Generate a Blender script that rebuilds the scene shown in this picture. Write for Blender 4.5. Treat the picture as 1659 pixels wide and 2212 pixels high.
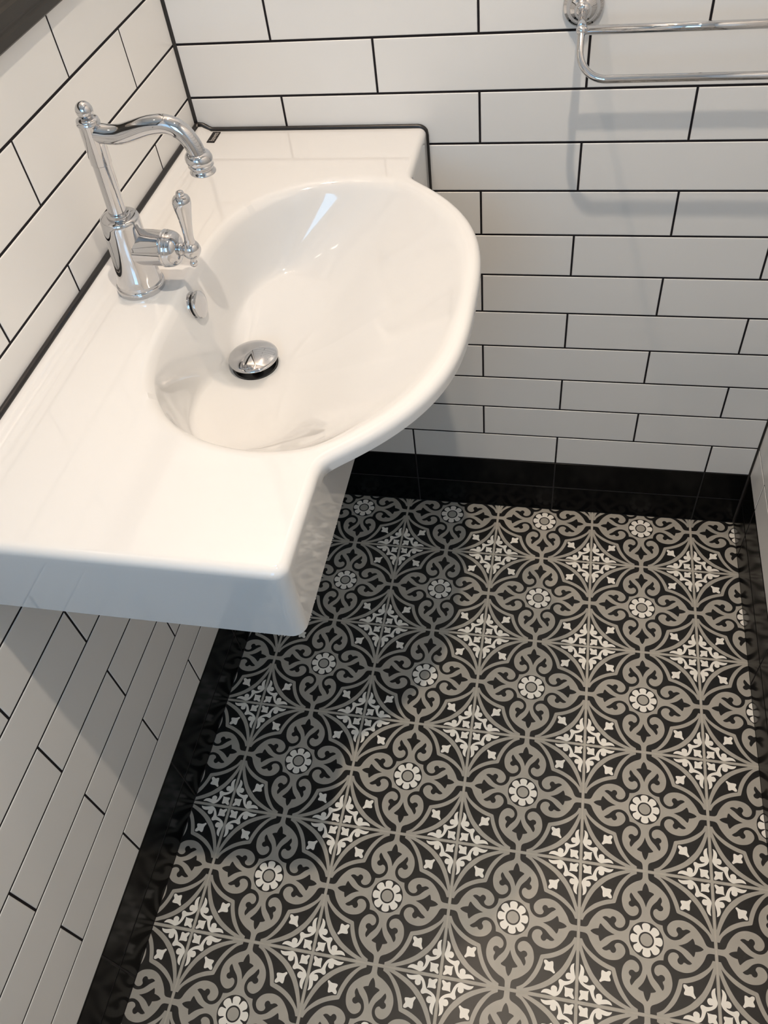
import bpy, bmesh, math, random
from mathutils import Vector, Matrix
from mathutils.geometry import tessellate_polygon

for o in list(bpy.data.objects):
    bpy.data.objects.remove(o)
S = bpy.context.scene
COL = S.collection
PI = math.pi

# ------------------------------------------------------------------ camera
cam_d = bpy.data.cameras.new('camera')
cam = bpy.data.objects.new('camera', cam_d)
COL.objects.link(cam)
cam_d.sensor_fit = 'VERTICAL'
cam_d.sensor_height = 36.0
cam_d.lens = 1779.43 / 2212.0 * 36.0
cam_d.clip_start = 0.01
RT = Vector((0.97799676, 0.18199395, -0.10198304))
DN = Vector((0.07549229, -0.76445112, -0.64024635))
FW = Vector((-0.19448201, 0.61845993, -0.76136986))
M = Matrix((RT, -DN, -FW)).transposed().to_4x4()
M.translation = Vector((0.57265, -1.18256, 1.40225))
cam.matrix_world = M
S.camera = cam

# ------------------------------------------------------------------ light, exposure
S.view_settings.view_transform = 'Standard'
S.view_settings.look = 'None'
S.view_settings.gamma = 1.0
S.view_settings.use_curve_mapping = False
S.view_settings.exposure = 0.0
S.cycles.sample_clamp_indirect = 4.0
S.cycles.use_denoising = True
S.cycles.max_bounces = 10

WORLD_STR = 0.3
WIN_W = 12.2
WIN_COL = (0.26, 0.62, 1.0)
CEIL = 2.32
LAMP_COL = (1.0, 0.83, 0.64)
LAMPS = [((0.17, -0.25), 8.3, 180, (1.0, 0.77, 0.585), 'round white recessed downlight in ceiling above the washbasin'),
         ((0.59, -0.78), 6.6, 114, (1.0, 0.845, 0.675), 'round white recessed downlight in middle of the ceiling')]
YF = -1.95     # wall behind the camera
XR = 0.9544    # right wall
WX0, WX1, WZ0, WZ1 = 0.06, 0.58, 1.20, 1.95   # window opening in the wall behind the camera

w = bpy.data.worlds.new('sky')
S.world = w
w.use_nodes = True
w.node_tree.nodes['Background'].inputs[0].default_value = (0.55, 0.75, 1.0, 1)
w.node_tree.nodes['Background'].inputs[1].default_value = WORLD_STR

def area_lamp(name, loc, aim, sx, sy, power, col, disc=False):
    d = bpy.data.lights.new(name, 'AREA')
    d.energy = power
    d.color = col
    d.shape = 'DISK' if disc else 'RECTANGLE'
    d.size = sx
    if not disc:
        d.size_y = sy
    o = bpy.data.objects.new(name, d)
    COL.objects.link(o)
    o.location = loc
    o.rotation_euler = Vector(aim).to_track_quat('-Z', 'Z').to_euler()
    return o

area_lamp('window_daylight', ((WX0 + WX1) / 2, YF - 0.10, (WZ0 + WZ1) / 2), (0, 1, -0.15),
          WX1 - WX0 + 0.1, WZ1 - WZ0 + 0.1, WIN_W, WIN_COL)

# ------------------------------------------------------------------ materials
def mat(name, col, rough, metal=0.0, spec=0.5, coat=0.0, noise=None, bump=None, bump_scale=30.0):
    m = bpy.data.materials.new(name)
    m.use_nodes = True
    nt = m.node_tree
    b = nt.nodes['Principled BSDF']
    b.inputs['Base Color'].default_value = (*col, 1)
    b.inputs['Roughness'].default_value = rough
    b.inputs['Metallic'].default_value = metal
    b.inputs['Specular IOR Level'].default_value = spec
    b.inputs['Coat Weight'].default_value = coat
    b.inputs['Coat Roughness'].default_value = 0.02
    if noise:
        amt, sc = noise
        tc = nt.nodes.new('ShaderNodeTexCoord')
        n = nt.nodes.new('ShaderNodeTexNoise')
        n.inputs['Scale'].default_value = sc
        n.inputs['Detail'].default_value = 4
        r = nt.nodes.new('ShaderNodeValToRGB')
        r.color_ramp.elements[0].position = 0.3
        r.color_ramp.elements[1].position = 0.7
        r.color_ramp.elements[0].color = (*[max(0, c * (1 - amt)) for c in col], 1)
        r.color_ramp.elements[1].color = (*[min(1, c * (1 + amt)) for c in col], 1)
        nt.links.new(tc.outputs['Object'], n.inputs['Vector'])
        nt.links.new(n.outputs['Fac'], r.inputs['Fac'])
        nt.links.new(r.outputs['Color'], b.inputs['Base Color'])
    if bump:
        tc = nt.nodes.new('ShaderNodeTexCoord')
        n = nt.nodes.new('ShaderNodeTexNoise')
        n.inputs['Scale'].default_value = bump_scale
        bp = nt.nodes.new('ShaderNodeBump')
        bp.inputs['Strength'].default_value = bump
        bp.inputs['Distance'].default_value = 0.002
        nt.links.new(tc.outputs['Object'], n.inputs['Vector'])
        nt.links.new(n.outputs['Fac'], bp.inputs['Height'])
        nt.links.new(bp.outputs['Normal'], b.inputs['Normal'])
    return m

M_TILE = mat('white_satin_tile', (0.745, 0.74, 0.725), 0.30, spec=0.45, noise=(0.015, 3.0))
M_GROUT = mat('black_grout', (0.012, 0.010, 0.012), 0.8, spec=0.2)
M_BLACK = mat('black_gloss_tile', (0.004, 0.004, 0.004), 0.17, spec=0.09)
M_BGROUT = mat('charcoal_grout', (0.030, 0.028, 0.028), 0.75, spec=0.2)
M_SIL = mat('black_silicone', (0.012, 0.011, 0.011), 0.30, spec=0.5)
M_FBLACK = mat('floor_black', (0.012, 0.012, 0.012), 0.38, spec=0.28, noise=(0.25, 60.0))
M_FGREY = mat('floor_grey', (0.40, 0.378, 0.335), 0.45, spec=0.4, noise=(0.06, 40.0))
M_FWHITE = mat('floor_white', (0.90, 0.87, 0.80), 0.45, spec=0.4, noise=(0.03, 40.0))
M_FGROUT = mat('floor_grout', (0.47, 0.445, 0.39), 0.7, spec=0.3, noise=(0.10, 60.0))
M_PORC = mat('white_glazed_ceramic', (0.63, 0.635, 0.635), 0.06, spec=0.5, coat=0.3)
M_CHROME = mat('chrome', (0.59, 0.59, 0.60), 0.03, metal=1.0)
M_DARKRUB = mat('dark_rubber', (0.012, 0.012, 0.013), 0.35)
M_BRONZE = mat('dark_bronze_frame', (0.022, 0.019, 0.015), 0.42, spec=0.4, noise=(0.1, 20))
M_MIRROR = mat('mirror_glass', (0.88, 0.89, 0.88), 0.01, metal=1.0)
M_PAINT = mat('white_paint', (0.80, 0.79, 0.77), 0.6, noise=(0.01, 5))
M_LABEL = mat('charcoal_label', (0.018, 0.016, 0.016), 0.6, spec=0.2)
M_LTEXT = mat('pale_lettering', (0.42, 0.39, 0.36), 0.4)

def glass_mat():
    m = bpy.data.materials.new('clear_pane')
    m.use_nodes = True
    nt = m.node_tree
    nt.nodes.clear()
    out = nt.nodes.new('ShaderNodeOutputMaterial')
    mx = nt.nodes.new('ShaderNodeMixShader')
    tr = nt.nodes.new('ShaderNodeBsdfTransparent')
    gl = nt.nodes.new('ShaderNodeBsdfGlossy')
    gl.inputs['Roughness'].default_value = 0.02
    mx.inputs[0].default_value = 0.06
    nt.links.new(tr.outputs[0], mx.inputs[1])
    nt.links.new(gl.outputs[0], mx.inputs[2])
    nt.links.new(mx.outputs[0], out.inputs[0])
    return m
M_PANE = glass_mat()

def lamp_mat():
    m = bpy.data.materials.new('lit_lens')
    m.use_nodes = True
    b = m.node_tree.nodes['Principled BSDF']
    b.inputs['Base Color'].default_value = (0.9, 0.9, 0.88, 1)
    b.inputs['Emission Color'].default_value = (1, 0.85, 0.68, 1)
    b.inputs['Emission Strength'].default_value = 6.0
    return m
M_LENS = lamp_mat()

# ------------------------------------------------------------------ helpers
def link(name, verts, faces, mats, parent=None, smooth=False, fm=None, angle=None):
    me = bpy.data.meshes.new(name)
    me.from_pydata([tuple(v) for v in verts], [], faces)
    if not isinstance(mats, (list, tuple)):
        mats = [mats]
    for m in mats:
        me.materials.append(m)
    if fm:
        for p, i in zip(me.polygons, fm):
            p.material_index = i
    bm = bmesh.new()
    bm.from_mesh(me)
    if not fm:
        bmesh.ops.recalc_face_normals(bm, faces=bm.faces)
    if smooth:
        for f in bm.faces:
            f.smooth = True
        if angle:
            for e in bm.edges:
                if len(e.link_faces) == 2 and e.calc_face_angle(0) > angle:
                    e.smooth = False
    bm.to_mesh(me)
    bm.free()
    o = bpy.data.objects.new(name, me)
    COL.objects.link(o)
    if parent:
        o.parent = parent
    return o

def empty(name, loc, label, cat, group=None):
    o = bpy.data.objects.new(name, None)
    o.empty_display_size = 0.05
    COL.objects.link(o)
    o.location = loc
    o['label'] = label
    o['category'] = cat
    if group:
        o['group'] = group
    return o

def structure(o):
    o['kind'] = 'structure'
    return o

def tag(o, label, cat):
    o['label'] = label
    o['category'] = cat
    return o

class MB:
    """collects geometry for one mesh"""
    def __init__(self):
        self.v = []; self.f = []; self.m = []
    def add(self, vs, fs, mi=0):
        b = len(self.v)
        self.v += [Vector(p) for p in vs]
        for q in fs:
            self.f.append([b + i for i in q]); self.m.append(mi)
    def box(self, lo, hi, mi=0):
        x0, y0, z0 = lo; x1, y1, z1 = hi
        vs = [(x0,y0,z0),(x1,y0,z0),(x1,y1,z0),(x0,y1,z0),(x0,y0,z1),(x1,y0,z1),(x1,y1,z1),(x0,y1,z1)]
        self.add(vs, [(3,2,1,0),(4,5,6,7),(0,1,5,4),(1,2,6,5),(2,3,7,6),(3,0,4,7)], mi)
    def lathe(self, prof, origin=(0,0,0), axis=(0,0,1), n=48, mi=0, cap0=True, cap1=True):
        ax = Vector(axis).normalized()
        u = ax.orthogonal().normalized()
        if abs(ax.z) > 0.99:
            u = Vector((1,0,0))
        vv = ax.cross(u)
        o = Vector(origin)
        vs = []; fs = []
        for r, z in prof:
            for k in range(n):
                a = 2*PI*k/n
                vs.append(o + ax*z + (u*math.cos(a) + vv*math.sin(a))*r)
        for j in range(len(prof)-1):
            for k in range(n):
                k2 = (k+1) % n
                fs.append((j*n+k, j*n+k2, (j+1)*n+k2, (j+1)*n+k))
        if cap0: fs.append(tuple(range(n-1, -1, -1)))
        if cap1: fs.append(tuple((len(prof)-1)*n+k for k in range(n)))
        self.add(vs, fs, mi)
    def tube(self, pts, rad, n=20, mi=0):
        pts = [Vector(p) for p in pts]
        rs = rad if isinstance(rad, (list, tuple)) else [rad]*len(pts)
        vs = []; fs = []
        t0 = (pts[1]-pts[0]).normalized()
        u = t0.orthogonal().normalized()
        for i, p in enumerate(pts):
            a = pts[max(i-1,0)]; b = pts[min(i+1,len(pts)-1)]
            t = (b-a).normalized()
            u = (u - t*u.dot(t)).normalized()
            q = t.cross(u)
            for k in range(n):
                ang = 2*PI*k/n
                vs.append(p + (u*math.cos(ang)+q*math.sin(ang))*rs[i])
        for j in range(len(pts)-1):
            for k in range(n):
                k2 = (k+1) % n
                fs.append((j*n+k, j*n+k2, (j+1)*n+k2, (j+1)*n+k))
        fs.append(tuple(range(n-1,-1,-1)))
        fs.append(tuple((len(pts)-1)*n+k for k in range(n)))
        self.add(vs, fs, mi)
    def build(self, name, mats, parent=None, smooth=False, angle=math.radians(38)):
        multi = isinstance(mats, (list, tuple))
        return link(name, self.v, self.f, mats, parent, smooth, self.m if multi else None, angle)

def sphere_prof(r, zc, n=14, a0=-90, a1=90):
    out = []
    for i in range(n+1):
        a = math.radians(a0 + (a1-a0)*i/n)
        out.append((max(r*math.cos(a), 1e-5), zc + r*math.sin(a)))
    return out

def catmull(pts, per=8, closed=False):
    P = [Vector(p) for p in pts]
    n = len(P); out = []
    rng = n if closed else n-1
    for i in range(rng):
        if closed:
            p0, p1, p2, p3 = P[(i-1) % n], P[i], P[(i+1) % n], P[(i+2) % n]
        else:
            p0, p1, p2, p3 = P[max(i-1,0)], P[i], P[i+1], P[min(i+2,n-1)]
        for k in range(per):
            t = k/per
            out.append(0.5*((2*p1)+(p2-p0)*t+(2*p0-5*p1+4*p2-p3)*t*t+(3*p1-p0-3*p2+p3)*t**3))
    if not closed:
        out.append(P[-1])
    return out

def smooth01(a, b, x):
    t = min(1, max(0, (x-a)/(b-a)))
    return t*t*(3-2*t)

# ------------------------------------------------------------------ tiled walls
H = 0.07429      # course height
L = 0.29003      # tile length incl. joint
ZB = 0.14692     # top of the black skirting
G = 0.0016       # half joint
def tile_rects(u0, u1, first, zmin, zmax, step, stagger=True):
    """(ua, ub, za, zb) of the tiles between u0 and u1; joints of even courses at first + n*step"""
    out = []
    k = 0
    while ZB + k*H < zmax:
        za, zb = ZB + k*H, min(ZB + (k+1)*H, zmax)
        off = first + (step/2 if (stagger and k % 2) else 0)
        n = math.floor((u0-off)/step)
        us = [u0]
        while off + n*step < u1:
            if off + n*step > u0 + 1e-4:
                us.append(off + n*step)
            n += 1
        us.append(u1)
        for a, b in zip(us[:-1], us[1:]):
            if b - a > 0.008:
                out.append((a, b, za, zb))
        k += 1
    return out

def add_tiles(mb, rects, place, mi, depth=0.0008, bev=0.0008, gap=G):
    """each tile: pillow-edged plate; place(u, z, d) -> point, d = height above the grout"""
    for a, b, za, zb in rects:
        a += gap; b -= gap; za += gap; zb -= gap
        loops = []
        for ins, d in ((0, -0.001), (0, depth-bev), (bev*0.4, depth-bev*0.4), (bev*1.3, depth), (bev+0.002, depth)):
            loops.append([place(a+ins, za+ins, d), place(b-ins, za+ins, d), place(b-ins, zb-ins, d), place(a+ins, zb-ins, d)])
        vs = [p for lp in loops for p in lp]
        fs = []
        for j in range(len(loops)-1):
            for k in range(4):
                fs.append((j*4+k, j*4+(k+1) % 4, (j+1)*4+(k+1) % 4, (j+1)*4+k))
        e = (len(loops)-1)*4
        fs.append((e, e+1, e+2, e+3))
        mb.add(vs, fs, mi)

def fix(mb):
    """orient faces of a multi-material mesh consistently"""
    pass

def wall(name, place, u0, u1, first, box_lo, box_hi, flip):
    mb = MB()
    mb.box(box_lo, box_hi, 1)
    t = MB()
    add_tiles(t, tile_rects(u0, u1, first, ZB, CEIL, L), place, 0)
    if flip:
        t.f = [list(reversed(q)) for q in t.f]
    mb.add(t.v, t.f, 0)
    return structure(mb.build(name, [M_TILE, M_GROUT], smooth=False))

D = 0.0008
pl_back = lambda u, z, d: (u, D - d, z)          # tile face at y = 0
pl_left = lambda u, z, d: (d - D, u, z)          # tile face at x = 0
pl_right = lambda u, z, d: (XR + D - d, u, z)
wall('wall_back', pl_back, 0.0, XR, L, (-0.1, D, ZB), (XR+0.1, 0.12, CEIL), False)
wall('wall_left', pl_left, YF, 0.0, -0.285-0.0, (-0.12, YF-0.1, ZB), (-D, D, CEIL), False)
wall('wall_right', pl_right, YF, 0.0, -0.0905, (XR+D, YF-0.1, ZB), (XR+0.12, D, CEIL), True)

def skirting(name, place, u0, u1, first, lo, hi, flip):
    mb = MB()
    mb.box(lo, hi, 1)
    t = MB()
    rects = []
    n = math.floor((u0-first)/L)
    us = [u0]
    while first+n*L < u1:
        if first+n*L > u0+1e-4: us.append(first+n*L)
        n += 1
    us.append(u1)
    for a, b in zip(us[:-1], us[1:]):
        if b-a > 0.008:
            rects.append((a, b, 0.0, ZB-H)); rects.append((a, b, ZB-H, ZB))
    add_tiles(t, rects, place, 0, depth=D, bev=0.0009, gap=0.0012)
    if flip:
        t.f = [list(reversed(q)) for q in t.f]
    mb.add(t.v, t.f, 0)
    return structure(mb.build(name, [M_BLACK, M_BGROUT]))
skirting('baseboard_back', pl_back, 0.0, XR, L, (-0.1, D, -0.02), (XR+0.1, 0.12, ZB), False)
skirting('baseboard_left', pl_left, YF, 0.0, -0.7235, (-0.12, YF-0.1, -0.02), (-D, D, ZB), False)
skirting('baseboard_right', pl_right, YF, 0.0, -0.0905, (XR+D, YF-0.1, -0.02), (XR+0.12, D, ZB), True)

# black silicone in the inner corners
def corner_bead(name, x, sx, z0, z1, r=0.0042):
    mb = MB()
    n = 8
    vs = []
    for z in (z0, z1):
        vs.append((x, 0, z))
        for k in range(n+1):
            a = PI/2*k/n
            # concave fillet
            vs.append((x + sx*(r - r*math.sin(a)), -(r - r*math.cos(a)), z))
    m = n+2
    fs = [(k, k+1, m+k+1, m+k) for k in range(m-1)] + [(m-1, 0, m, 2*m-1), tuple(range(m)), tuple(range(m, 2*m))]
    mb.add(vs, fs)
    return structure(mb.build(name, M_SIL))
corner_bead('trim_1', 0.0, 1, 0.84, CEIL)
corner_bead('trim_2', XR, -1, 0.0, CEIL, 0.0035)
corner_bead('trim_3', 0.0, 1, 0.0, 0.70, 0.0035)

# wall behind the camera with its window, ceiling
mb = MB()
for lo, hi in (((-0.1, YF-0.1, 0), (WX0, YF, CEIL)), ((WX1, YF-0.1, 0), (XR+0.1, YF, CEIL)),
               ((WX0, YF-0.1, 0), (WX1, YF, WZ0)), ((WX0, YF-0.1, WZ1), (WX1, YF, CEIL))):
    mb.box(lo, hi)
structure(mb.build('wall_front', M_PAINT))
win = empty('window_1', ((WX0+WX1)/2, YF-0.05, WZ0), 'white sash window at the far end from the towel rail', 'window')
structure(win)
cx = (WX0+WX1)/2
mb = MB()
fw = 0.035
hw = (WX1-WX0)/2; hh = WZ1-WZ0
for lo, hi in (((-hw, -0.02, 0), (-hw+fw, 0.03, hh)), ((hw-fw, -0.02, 0), (hw, 0.03, hh)),
               ((-hw+fw, -0.02, 0), (hw-fw, 0.03, fw)), ((-hw+fw, -0.02, hh-fw), (hw-fw, 0.03, hh)),
               ((-hw+fw, -0.015, hh/2-0.02), (hw-fw, 0.025, hh/2+0.02))):
    mb.box(lo, hi)
mb.build('window_frame', M_PAINT, win)
for a, b in ((fw, hh/2-0.02), (hh/2+0.02, hh-fw)):
    mb = MB(); mb.box((-hw+fw, 0, a), (hw-fw, 0.005, b)); mb.build('pane', M_PANE, win)
mb = MB(); mb.box((-0.12, YF-0.1, CEIL), (XR+0.12, 0.12, CEIL+0.08))
structure(mb.build('ceiling', M_PAINT))

# ------------------------------------------------------------------ patterned floor
FX, FY = 0.16705, -0.03493      # centre of one tile
def refine(pts, per=4, sharp=48, closed=True):
    """smooth a traced outline but keep its sharp corners"""
    n = len(pts); P = [Vector((p[0], p[1])) for p in pts]
    corner = []
    for i in range(n):
        a = P[i]-P[i-1]; b = P[(i+1) % n]-P[i]
        if a.length < 1e-6 or b.length < 1e-6:
            corner.append(True); continue
        corner.append(math.degrees(a.angle(b)) > sharp)
    if not closed:
        corner[0] = corner[-1] = True
    out = []
    for i in range(n if closed else n-1):
        p1, p2 = P[i], P[(i+1) % n]
        p0 = p1 if corner[i] else P[i-1]
        p3 = p2 if corner[(i+1) % n] else P[(i+2) % n]
        m1 = (p2-p0)*0.5; m2 = (p3-p1)*0.5
        # limit the tangents to the span so that short spans do not overshoot
        ln = (p2-p1).length
        if m1.length > 1.2*ln: m1 = m1*(1.2*ln/m1.length)
        if m2.length > 1.2*ln: m2 = m2*(1.2*ln/m2.length)
        k_ = max(1, min(per, int(ln/0.012)+1))
        for k in range(k_):
            t = k/k_
            h1 = 2*t**3-3*t*t+1; h2 = -2*t**3+3*t*t; h3 = t**3-2*t*t+t; h4 = t**3-t*t
            out.append(h1*p1+h2*p2+h3*m1+h4*m2)
    if not closed:
        out.append(P[-1])
    return out
swap = lambda p: (p[1], p[0])
rot = lambda p, k: [(p[0], p[1]), (-p[1], p[0]), (-p[0], -p[1]), (p[1], -p[0])][k]
def diag_mirror(half):
    """half outline ending on the diagonal -> full outline"""
    return half + [swap(p) for p in reversed(half[:-1])]

ARM = [(1.0,.040),(.907,.043),(.871,.058),(.850,.090),(.826,.143),(.779,.215),(.713,.287),(.639,.335),(.555,.358),(.478,.355),(.408,.336),(.353,.299),(.318,.253),(.307,.215),(.312,.175),(.334,.137),(.364,.115),(.402,.107),(.440,.118),(.460,.142),(.463,.163),(.453,.178),(.442,.197),(.443,.225),(.459,.248),(.486,.258),(.513,.247),(.527,.225),(.550,.226),(.581,.240),(.620,.238),(.649,.219),(.622,.197),(.579,.167),(.539,.129),(.500,.095),(.454,.073),(.408,.062),(.362,.066),(.317,.086),(.280,.121),(.254,.167),(.244,.214),(.241,.241)]
FLEUR = [(.462,0),(.520,.019),(.582,.050),(.629,.087),(.657,.114),(.669,.126),(.683,.119),(.694,.090),(.703,.052),(.741,.044),(.785,.029),(.814,.010),(.823,0)]
AOUT = [(.30,1.0),(.308,.972),(.394,.944),(.519,.892),(.626,.829),(.702,.771),(.7365,.7365)]
AIN = [(.222,.948),(.346,.903),(.470,.842),(.583,.772),(.656,.708),(.682,.682)]
BOUT = [(.222,.948),(.310,.873),(.390,.781),(.448,.677),(.484,.585),(.500,.516),(.504,.504)]
BIN = [(.132,1.0),(.132,.942),(.185,.916),(.235,.879),(.303,.797),(.372,.688),(.418,.580),(.452,.468),(.458,.458)]
STARL = [(.514,.514),(.545,.511),(.584,.533),(.623,.517),(.646,.522),(.652,.565),(.652,.603),(.666,.640),(.678,.655),(.674,.674)]
STARC = [(.800,.800),(.832,.826),(.892,.834),(.940,.832),(.956,.846),(.950,.870),(.942,.893),(.955,.920),(.966,.945),(.964,.964)]
FOL = [(.815,.815),(.806,.835),(.798,.857),(.778,.902),(.741,.950),(.687,.976),(.632,.966),(.552,.952),(.490,.958),(.504,.931),(.535,.907),(.582,.896),(.637,.906),(.630,.880),(.643,.848),(.674,.834),(.705,.844),(.722,.868),(.718,.912),(.735,.896),(.749,.854),(.751,.812),(.736,.775),(.738,.752),(.745,.745)]
PETAL = [(.130,.051),(.150,.052),(.170,.057),(.190,.0615),(.210,.058),(.226,.042),(.2345,.020),(.236,0)]

polys = []   # (layer, material, outline)
cross = []
for k in range(4):
    half = ARM + [swap(p) for p in reversed(ARM[:-1])]
    cross += [rot(p, k) for p in half[:-1]]
    cross.append(rot(half[-1], k))
cl = []
for p in cross:
    if not cl or (Vector(p)-Vector(cl[-1])).length > 1e-5: cl.append(p)
polys.append((1, 1, refine(cl)))
circ = lambda r, n=40: [(r*math.cos(2*PI*i/n), r*math.sin(2*PI*i/n)) for i in range(n)]
polys.append((2, 0, circ(.252, 48)))
polys.append((3, 2, circ(.142, 40)))
polys.append((4.2, 0, circ(.112, 40)))
polys.append((5, 1, circ(.089, 40)))
for k in range(8):
    a = PI/4*k
    full = [(x, -y) for x, y in PETAL] + [(x, y) for x, y in reversed(PETAL[:-1])]
    full = refine(full, 4, 80)
    polys.append((3.5, 2, [(x*math.cos(a)-y*math.sin(a), x*math.sin(a)+y*math.cos(a)) for x, y in full]))
g_out = diag_mirror(BIN) + list(reversed(diag_mirror(AOUT)))
lens = diag_mirror(AIN) + list(reversed(diag_mirror(BOUT)))[1:-1]
fleur = FLEUR + [(x, -y) for x, y in reversed(FLEUR[1:-1])]
sl = diag_mirror(STARL); sl = sl[:-1]
sc_ = diag_mirror(STARC); sc_ = sc_[:-1]
fo = diag_mirror(FOL); fo = fo[:-1]
GH = .024
for k in range(4):
    R = lambda pts: [rot(p, k) for p in pts]
    polys.append((1, 1, refine(R(g_out), 4, 40)))
    polys.append((2, 0, refine(R(lens), 4, 40)))
    polys.append((2, 0, refine(R(fleur), 4, 42)))
    polys.append((3, 2, refine(R(sl), 4, 75)))
    polys.append((3, 2, refine(R(sc_), 4, 75)))
    polys.append((3.4, 2, refine(R(fo), 4, 60)))
    polys.append((4+.4*(k % 2), 1, R([(1-GH, -1), (1.0, -1), (1.0, 1), (1-GH, 1)])))
    polys.append((5+.4*(k % 2), 3, R([(1-.011, -1), (1.0, -1), (1.0, 1), (1-.011, 1)])))
tv, tf, tm = [], [], []
for lay, mi, pts in polys:
    pts = [Vector((p[0], p[1], 0)) for p in pts]
    tris = tessellate_polygon([pts])
    b = len(tv)
    z = lay*0.00005
    tv += [(p.x*0.1, p.y*0.1, z) for p in pts]
    for t in tris:
        a_, b_, c_ = (pts[i] for i in t)
        if (b_-a_).cross(c_-a_).z < 0:
            t = (t[0], t[2], t[1])
        tf.append([b+i for i in t]); tm.append(mi)
mb = MB()
for i in range(-1, 5):
    for j in range(-1, 10):
        ox, oy = FX+0.2*i, FY-0.2*j
        if ox+0.1 < 0 or ox-0.1 > XR or oy-0.1 > 0 or oy+0.1 < YF: continue
        b = len(mb.v)
        mb.v += [Vector((x+ox, y+oy, z)) for x, y, z in tv]
        mb.f += [[b+q for q in f] for f in tf]
        mb.m += tm
me = bpy.data.meshes.new('floor')
me.from_pydata([tuple(v) for v in mb.v], [], mb.f)
for m in (M_FBLACK, M_FGREY, M_FWHITE, M_FGROUT): me.materials.append(m)
me.polygons.foreach_set('material_index', mb.m)
bm = bmesh.new(); bm.from_mesh(me)
for co, no in (((0.0003,0,0),(-1,0,0)), ((XR-0.0003,0,0),(1,0,0)), ((0,-0.0003,0),(0,1,0)), ((0,YF,0),(0,-1,0))):
    bmesh.ops.bisect_plane(bm, geom=bm.verts[:]+bm.edges[:]+bm.faces[:], plane_co=co, plane_no=no, clear_outer=True)
base = MB(); base.box((0.0003, YF, -0.05), (XR-0.0003, -0.0003, 0.0))
bv = [bm.verts.new(v) for v in base.v]
for q in base.f:
    bm.faces.new([bv[i] for i in q]).material_index = 0
bm.to_mesh(me); bm.free()
fl = bpy.data.objects.new('floor', me); COL.objects.link(fl); structure(fl)

# ------------------------------------------------------------------ washbasin
ZT = 0.842; ZL = 0.742; YC = -0.405; XF = 0.357; YE = -0.806
RF = 0.0095
def bulge_f(y):
    return 0.119*(1-abs((y-YC)/0.265)**3)
def x_right(y):
    f = bulge_f(y); k = 0.010
    return XF + max(0.0, (f+math.sqrt(f*f+k*k))/2 - 0.0010)
X0, Y0 = 0.001, -0.001
side = []      # exposed outline, from the back wall round to the left wall
N = 1200
last = None
ys = [Y0 + (YE+0.014-Y0)*i/N for i in range(N+1)]
for i, y in enumerate(ys):
    p = Vector((x_right(y), y))
    if last is None or (p-last).length > 0.0042 or i == N:
        side.append(p); last = p
RC = 0.014
for k in range(1, 9):
    a = PI/2*k/8
    side.append(Vector((XF-RC+RC*math.cos(a), YE+RC-RC*math.sin(a))))
nx = 70
for k in range(1, nx+1):
    side.append(Vector((XF-RC+(X0-(XF-RC))*k/nx, YE)))
nb = len(side)
wallside = []
for k in range(1, 80):
    wallside.append(Vector((X0, YE+(Y0-YE)*k/80)))
wallside.append(Vector((X0, Y0)))
for k in range(1, 50):
    wallside.append(Vector((X0+(XF-RF-0.003-X0)*k/50, Y0)))
outl = side + wallside
NP = len(outl)
nrm = []
for i in range(NP):
    if i >= nb: nrm.append(Vector((0, 0))); continue
    if i == 0: nrm.append(Vector((1, 0))); continue
    if i == nb-1: nrm.append(Vector((0, -1))); continue
    t = outl[i+1]-outl[i-1]
    n = Vector((-t.y, t.x)).normalized()
    nrm.append(n)
if nrm[10].x < 0: nrm = [-n if 0 < i < nb-1 else n for i, n in enumerate(nrm)]
# opening of the bowl
half = [(.124,0),(.125,.06),(.129,.115),(.143,.165),(.178,.213),(.226,.243),(.285,.256),(.34,.248),(.381,.218),(.421,.168),(.447,.105),(.457,.045)]
ring = [(x, YC+v) for x, v in half] + [(.4595, YC)] + [(x, YC-v) for x, v in reversed(half[1:])]
ringp = catmull([(x, y, 0) for x, y in ring], 24, True)
C0 = Vector((0.30, YC))
def hit(dirv):
    best = None
    n = len(ringp)
    for i in range(n):
        a = ringp[i]; b = ringp[(i+1) % n]
        ax, ay = a.x-C0.x, a.y-C0.y; ex, ey = b.x-a.x, b.y-a.y
        den = dirv.x*ey - dirv.y*ex
        if abs(den) < 1e-12: continue
        t = (ax*ey-ay*ex)/den; s = (ax*dirv.y-ay*dirv.x)/den
        if t > 0 and -1e-6 <= s <= 1+1e-6: best = t if best is None else max(best, t)
    return C0 + dirv*best
E_ = [hit((p-C0).normalized()) for p in outl]
DC = Vector((0.187, YC)); DRR = 0.0285
ZD = 0.727; HT = ZT-ZD; HC = 0.094
def drop(d, ln, r, pw):
    if d <= 0: return 0.0
    t = min(d/r, 1.0)
    a = HC*(1-(1-t)**pw)
    b = (HT-HC)*smooth01(0.4*r, ln, d)
    return a+b
def lip(x):
    return 0.0075*(1-smooth01(0.010, 0.026, x))
tl = [1.0, .985, .97, .955, .94, .92, .90, .88, .86, .79, .72, .66, .60, .54, .48, .42, .36, .30, .24, .18, .13, .09, .06, .03, 0.0]
fl_ = [.008,.016,.025,.035,.05,.065,.085,.11,.14,.17,.2,.24,.28,.32,.37,.42,.48,.54,.6,.67,.74,.81,.88,.94,1.0]
verts = []; faces = []
rings = []
def put(fn):
    ids = []
    for i in range(NP):
        ids.append(len(verts)); verts.append(Vector(fn(i)))
    rings.append(ids)
info = []
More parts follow.
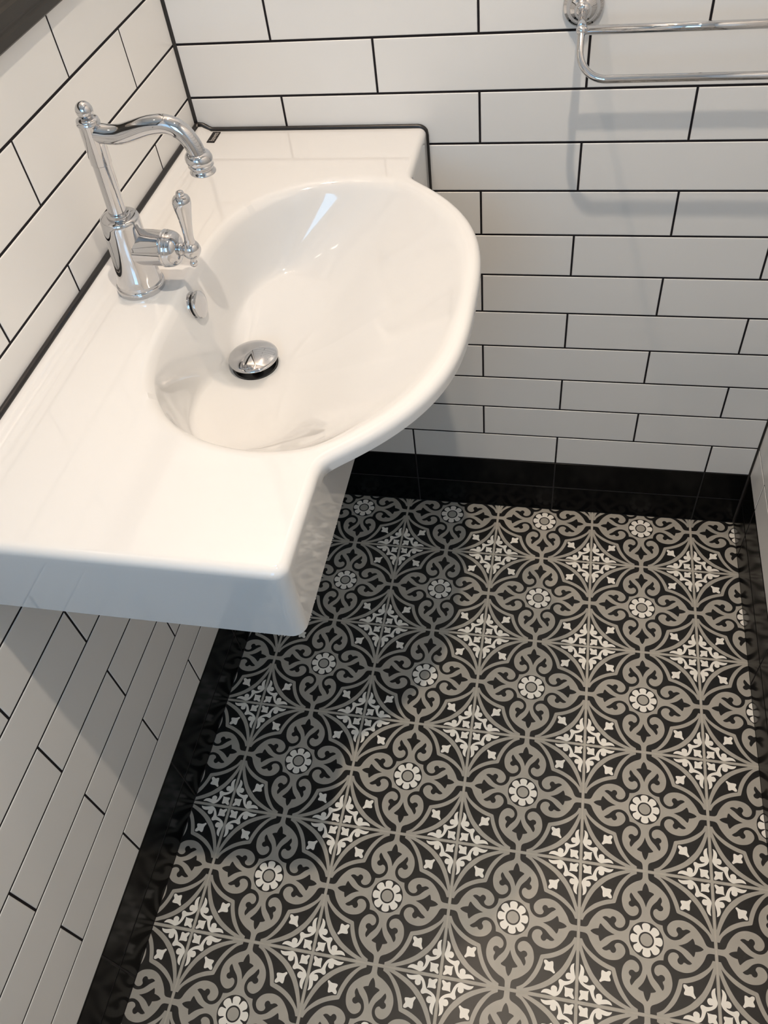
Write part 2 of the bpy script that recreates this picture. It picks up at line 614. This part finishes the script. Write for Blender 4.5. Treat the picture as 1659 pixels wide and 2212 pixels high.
for i in range(NP):
    e = E_[i]
    d = (e-DC); u = d.normalized()
    dc = DC+u*DRR
    ln = (e-dc).length
    q = min(1, max(0, (e.x-.124)/.335))
    r = 0.026 + 0.058*smooth01(0.0, .45, q) + 0.150*smooth01(.12, 1.1, q)
    r = min(r, ln*0.92)
    inner = outl[i]-nrm[i]*RF if i < nb else outl[i]
    wd = (inner-e).length
    cw = min(0.0085, 0.75*wd)
    pw = 1.45 + 0.75*smooth01(0.0, 0.4, q) - 0.45*smooth01(0.3, 1.1, q)
    info.append((e, dc, ln, r, inner, wd, cw, pw))
def zprof(i, s):
    e, dc, ln, r, inner, wd, cw, pw = info[i]
    acc = 0
    for k in range(-6, 7):
        acc += drop(s+cw*k/6.0, ln, r, pw)
    z = ZT - acc/13.0
    # towards the waste the bowl runs out flat
    return max(z, ZD) if s < ln-1e-6 else ZD
# outside, from the underside up
def bulge_k(dz):
    return 0.125*max(0.0, min(1.0, (dz-0.0195)/0.062))**0.85
SIDE_R = [0.100, 0.0985, 0.085, 0.074, 0.068, 0.060, 0.052, 0.044, 0.037, 0.031, 0.026, 0.022, 0.018, RF]
put(lambda i: (min(outl[i].x, XF)*0.9+0.02, (outl[i].y-YC)*0.94+YC, ZL))
for dz in SIDE_R:
    def fn(i, dz=dz):
        p = outl[i]; x = p.x
        if i < nb and x > XF: x = max(XF, x - bulge_k(dz))
        return (x, p.y, ZT-dz)
    put(fn)
for k in range(1, 8):
    a = PI/2*k/7
    def fn(i, a=a):
        p = outl[i]-nrm[i]*RF*(1-math.cos(a))
        return (p.x, p.y, ZT-RF*(1-math.sin(a)) + lip(p.x)*math.sin(a))
    put(fn)
for t in tl[1:]:
    def fn(i, t=t):
        e, dc, ln, r, inner, wd, cw, pw = info[i]
        p = e.lerp(inner, t)
        return (p.x, p.y, zprof(i, -wd*t) + lip(p.x))
    put(fn)
for f in fl_:
    def fn(i, f=f):
        e, dc, ln, r, inner, wd, cw, pw = info[i]
        p = e.lerp(dc, f)
        return (p.x, p.y, zprof(i, ln*f))
    put(fn)
put(lambda i: (*(DC+(info[i][1]-DC)*0.97), ZD-0.0025))
put(lambda i: (*(DC+(info[i][1]-DC)*0.97), ZD-0.022))
for a, b in zip(rings[:-1], rings[1:]):
    for i in range(NP):
        j = (i+1) % NP
        faces.append((a[i], a[j], b[j], b[i]))
# underside of the bowl
u1 = []; u2 = []
for i in range(NP):
    u1.append(len(verts)); e = E_[i]; verts.append(Vector((min(e.x, 0.33), (e.y-YC)*0.9+YC, ZL-0.0)))
for i in range(NP):
    u2.append(len(verts)); e = E_[i]; p = DC.lerp(e, 0.55); verts.append(Vector((min(p.x, .33), p.y, 0.700)))
for a, b in ((rings[0], u1), (u1, u2)):
    for i in range(NP):
        j = (i+1) % NP
        faces.append((a[j], a[i], b[i], b[j]))
faces.append(tuple(u2)); faces.append(tuple(reversed(rings[-1])))
basin = empty('washbasin', (0, 0, ZL), 'white ceramic wall-hung washbasin with round bowl and wide side shelves', 'basin')
bb = link('basin_body', [v-Vector((0, 0, ZL)) for v in verts], faces, M_PORC, basin, True, None, math.radians(50))

# overflow cover on the back slope of the bowl
ov = MB()
ox, oz = 0.1255, 0.0745
ax = Vector((0.985, 0, 0.17)).normalized()
ov.lathe([(.0135, -.006), (.0164, -.002), (.0168, .0030), (.0160, .0045), (.0135, .0047)], (ox, YC+.002, oz), ax, 40)
o1 = ov.build('overflow_ring', M_CHROME, basin, True)
ov = MB()
ov.lathe([(.0132, .0020), (.0132, .0100)], (ox, YC+.002, oz), ax, 40)
ov.build('overflow_gap', M_DARKRUB, basin, True)
ov = MB()
ov.lathe([(.0150, .0075), (.0166, .0080), (.0170, .0096), (.0165, .0116), (.0140, .0128), (.0080, .0134), (.00001, .0136)], (ox, YC+.002, oz), ax, 40)
ov.build('overflow_cover', M_CHROME, basin, True)

# maker's plate on the deck
lb = MB()
lx, ly = 0.0355, -0.0255
lb.box((lx-.0062, ly-.0160, ZT-ZL-.0005), (lx+.0062, ly+.0160, ZT-ZL+.0012))
lab = lb.build('maker_plate', M_LABEL, basin)
lab['label'] = 'small charcoal plate with pale lettering'
cu = bpy.data.curves.new('lettering', 'FONT')
cu.body = 'baves'
cu.size = 0.0115
cu.align_x = 'CENTER'; cu.align_y = 'CENTER'
cu.extrude = 0.0001
to = bpy.data.objects.new('lettering_curve', cu)
COL.objects.link(to)
dg = bpy.context.evaluated_depsgraph_get()
tme = bpy.data.meshes.new_from_object(to.evaluated_get(dg))
bpy.data.objects.remove(to)
tme.transform(Matrix.Translation((lx+.0010, ly, ZT-ZL+.0013)) @ Matrix.Rotation(PI/2, 4, 'Z'))
tme.materials.clear(); tme.materials.append(M_LTEXT)
tx = bpy.data.objects.new('lettering', tme); COL.objects.link(tx); tx.parent = lab

# ------------------------------------------------------------------ silicone bead round the basin
pts = [(0.0022, YE-0.001, ZT+.0075)]
for k in range(1, 60):
    pts.append((0.0022, YE+(-.003-YE)*k/59.0, ZT+.0085))
for x in (0.006, .012, .017, .021, .025, .030, .036):
    pts.append((x, -0.0022, ZT+.0015+lip(x)))
for k in range(1, 30):
    pts.append((.036+(XF-.012-.036)*k/29.0, -0.0022, ZT+.0013))
for k in range(1, 7):
    a = PI/2*k/6
    pts.append((XF-.012+.0130*math.sin(a), -0.0022, ZT-.0117+.0130*math.cos(a)))
for k in range(1, 14):
    pts.append((XF+.001, -0.0022, ZT-.0117-k*.0069))
sb = MB(); sb.tube(pts, [0.0040 if p[0] < .01 else (.0036 if p[2] > ZT-.006 else .0026) for p in pts], 12)
for v in sb.v: v.z -= ZL
sl_ = sb.build('silicone_seal', M_SIL, basin, True, None)
sl_['label'] = 'black silicone bead along the walls'

# ------------------------------------------------------------------ pop-up waste
pw = empty('pop_up_waste', (DC.x, DC.y, ZD), 'chrome domed pop-up waste sitting in the basin outlet', 'drain')
b = MB(); b.lathe([(.0272, -.020), (.0272, -.0002), (.0290, .0006), (.0300, .0010), (.0302, .0004), (.0275, -.0160)], (0,0,0), (0,0,1), 56, cap0=False, cap1=False)
b.build('flange', M_DARKRUB, pw, True)
b = MB(); b.lathe([(.0270, -.0195), (.0270, -.0150), (.012, -.0145), (.00001, -.0145)], (0,0,0), (0,0,1), 40)
b.build('strainer', M_DARKRUB, pw, True)
b = MB(); b.lathe([(.008, -.0145), (.008, .010), (.0050, .014)], (0,0,0), (0,0,1), 24); b.build('stem', M_CHROME, pw, True)
b = MB()
prof = [(.004, .0118), (.022, .0115), (.0305, .0120), (.0322, .0128), (.0325, .0140), (.0318, .0152)]
for k in range(1, 13):
    a = k/12.0
    prof.append((.0318*(1-a)+.00001, .0152+.0068*(1-(1-a)**2)))
b.lathe(prof, (0,0,0), (0,0,1), 64); b.build('cap', M_CHROME, pw, True)

# ------------------------------------------------------------------ tap
tap = empty('basin_mixer_tap', (0.0665, -0.4025, ZT-0.0004), 'chrome traditional mixer tap with swan-neck spout and side lever', 'tap')
tap.rotation_euler = (0, math.radians(2.9), 0)
b = MB()
b.lathe([(0.0276, -.0015), (0.0290, .0000), (0.0292, .0070), (0.0285, .0088), (0.0274, .0092), (0.0270, .0104), (0.0274, .0116), (0.0272, .0130), (0.0260, .0180), (0.0249, .0260), (0.0238, .0380), (0.0232, .0520), (0.0228, .0680), (0.0226, .0880), (0.0224, .0915), (0.0217, .0940), (0.0203, .0952), (0.0162, .0956), (0.0135, .0958), (0.0133, .0992), (0.0127, .1006), (0.0106, .1010)], n=72)
b.build('body', M_CHROME, tap, True, math.radians(50))
b = MB()
b.lathe([(.0102, .0990), (.0102, .1570), (.0106, .1574), (.0113, .1580), (.0113, .1980), (.0118, .1990), (.0124, .2000), (.0124, .2016), (.0117, .2024), (.0119, .2036), (.0112, .2052), (.0090, .2062), (.0062, .2068), (.0052, .2078), (.0056, .2090)], n=48)
b.build('column', M_CHROME, tap, True, math.radians(55))
b = MB(); b.lathe(sphere_prof(.0090, .2135, 20), n=36); b.build('finial', M_CHROME, tap, True, None)
sp = [(.004, .1905), (.012, .1900), (.022, .1893), (.034, .1903), (.048, .1945), (.062, .1990), (.074, .2015), (.085, .2022), (.095, .1995), (.1025, .1940), (.1075, .1870), (.1110, .1790), (.1128, .1720)]
spc = catmull([(x, 0, z) for x, z in sp], 6)
rr = [.0101 - .0008*smooth01(.03, .115, p.x) for p in spc]
b = MB(); b.tube(spc, rr, 32); b.build('spout', M_CHROME, tap, True, math.radians(50))
dv = Vector((.10, 0, -1)).normalized()
b = MB()
b.lathe([(.0095, -.001), (.0118, .0000), (.0136, .0020), (.0144, .0050), (.0143, .0080), (.0137, .0100), (.0128, .0108), (.0136, .0118), (.0138, .0130), (.0130, .0142), (.0118, .0152), (.0117, .0166), (.0124, .0182), (.0137, .0194), (.0139, .0204), (.0132, .0212), (.0105, .0212), (.0100, .0160)], (.1125, 0, .1735), dv, 48)
b.build('nozzle', M_CHROME, tap, True, math.radians(50))
VZ = .0560
b = MB()
b.lathe([(.0205, .012), (.0203, .0440), (.0208, .0448), (.0214, .0460), (.0208, .0472), (.0204, .0478), (.0213, .0490), (.0213, .0500), (.0205, .0512), (.0208, .0524), (.0200, .0560), (.0184, .0596), (.0160, .0622), (.0128, .0640), (.0090, .0650), (.0078, .0654), (.0076, .0670), (.0066, .0680), (.0062, .0740), (.0070, .0752)], (0, 0, VZ), (1, 0, .01), 56)
b.build('valve_housing', M_CHROME, tap, True, math.radians(50))
LXc = .0775
b = MB()
b.lathe(sphere_prof(.0112, 0, 20), (LXc, 0, VZ+.001), (0, 0, 1), 36)
lv = Vector((.055, 0, 1)).normalized()
lp = Vector((LXc, 0, VZ+.001))
b.lathe([(.0060, .006), (.0064, .0105), (.0058, .0130), (.0056, .0180), (.0062, .0260), (.0072, .0360), (.0086, .0460), (.0098, .0530), (.0104, .0570), (.0105, .0600), (.0100, .0628), (.0086, .0652), (.0066, .0668), (.0046, .0674), (.0042, .0684), (.0046, .0700), (.0040, .0716), (.0022, .0726), (.0001, .0728)], lp, lv, 40)
b.lathe([(.0035, -.0175), (.0035, -.0100)], lp, lv, 20)
b.lathe(sphere_prof(.0048, -.0182, 14), lp, lv, 24)
b.build('lever', M_CHROME, tap, True, math.radians(50))

# ------------------------------------------------------------------ towel rail
XA, XB = 0.5685, 0.873
ZR = 0.9945
tr = empty('towel_rail', (XA, 0, ZR), 'chrome towel rail of two joined bars on round rose, on tiled wall', 'towel rail')
for x in (0, XB-XA):
    b = MB()
    b.lathe([(.0250, 0), (.0256, .0015), (.0256, .0050), (.0240, .0072), (.0215, .0080), (.0205, .0092), (.0190, .0130), (.0160, .0168), (.0125, .0192), (.0102, .0204), (.0096, .0230), (.0080, .0250), (.0060, .0270)], (x, 0, 0), (0, -1, 0), 48)
    r_ = b.build('rose', M_CHROME, tr, True, math.radians(50))
    b = MB()
    b.tube([(x, -.022, 0), (x, -.050, 0), (x, -.0775, 0)], [.0056, .0050, .0056], 20)
    b.lathe(sphere_prof(.0066, 0, 14), (x, -.0785, -.0020), (0, 0, 1), 24)
    b.build('post', M_CHROME, tr, True, math.radians(50))
b = MB(); b.tube([(0.001, -.0785, -.0020), (XB-XA-.001, -.0785, -.0020)], .0052, 20); b.build('back_bar', M_CHROME, tr, True, None)
P0 = Vector((0, -.0785, -.0020)); P1 = Vector((0, -.1155, -.044))
dn = (P1-P0); ln = dn.length; dn.normalize()
W_ = XB-XA; rc = .034
path = [P0.copy()]
for k in range(0, 13):
    a = PI/2*k/12
    path.append(P0 + dn*(ln-rc+rc*math.sin(a)) + Vector((rc*(1-math.cos(a)), 0, 0)))
for k in range(0, 13):
    a = PI/2*(1-k/12)
    path.append(P0 + dn*(ln-rc+rc*math.sin(a)) + Vector((W_-rc*(1-math.cos(a)), 0, 0)))
path.append(P0 + Vector((W_, 0, 0)))
b = MB(); b.tube(path, .0047, 20); b.build('front_bar', M_CHROME, tr, True, math.radians(60))

# ------------------------------------------------------------------ mirror on the left wall
MY0, MY1, MZ0, MZ1 = -0.74, -0.07, 1.109, 1.90
mr = empty('wall_mirror', (0, (MY0+MY1)/2, MZ0), 'dark bronze framed mirror hung on the tiled wall above the tap', 'mirror')
prof = [(0, 0), (0, .014), (.002, .017), (.010, .0185), (.013, .0165), (.015, .0165), (.018, .0195), (.030, .0210), (.033, .0180), (.036, .0170), (.040, .0130), (.042, .0120), (.042, 0)]
prof = [(a_, b_*0.6) for a_, b_ in prof]
hy = (MY1-MY0)/2; hz = MZ1-MZ0
b = MB()
vs = []; fs = []
for ins, d in prof:
    vs += [(d, -hy+ins, ins), (d, hy-ins, ins), (d, hy-ins, hz-ins), (d, -hy+ins, hz-ins)]
n = len(prof)
for j in range(n):
    j2 = (j+1) % n
    for k in range(4):
        k2 = (k+1) % 4
        fs.append((j*4+k, j*4+k2, j2*4+k2, j2*4+k))
b.add(vs, fs); b.build('frame', M_BRONZE, mr)
b = MB(); b.box((.001, -hy+.041, .041), (.0065, hy-.041, hz-.041)); b.build('mirror_glass', M_MIRROR, mr)

# ------------------------------------------------------------------ downlights
for (lx_, ly_), pw_, spr, lcol, lbl in LAMPS:
    dl = empty('ceiling_downlight', (lx_, ly_, CEIL), lbl, 'light', 'recessed ceiling downlights')
    b = MB(); b.lathe([(.045, 0), (.045, -.004), (.040, -.006), (.034, -.006), (.032, 0)], (0,0,0), (0,0,1), 40, cap0=False, cap1=False)
    b.build('trim_ring', M_PAINT, dl, True)
    b = MB(); b.lathe([(.0335, -.0005), (.0335, -.003)], (0,0,0), (0,0,1), 32); b.build('lens', M_LENS, dl)
    la = area_lamp('downlight_bulb', (lx_, ly_, CEIL-.0075), (0, 0, -1), 0.035, 0, pw_, lcol, True)
    la.data.spread = math.radians(spr)
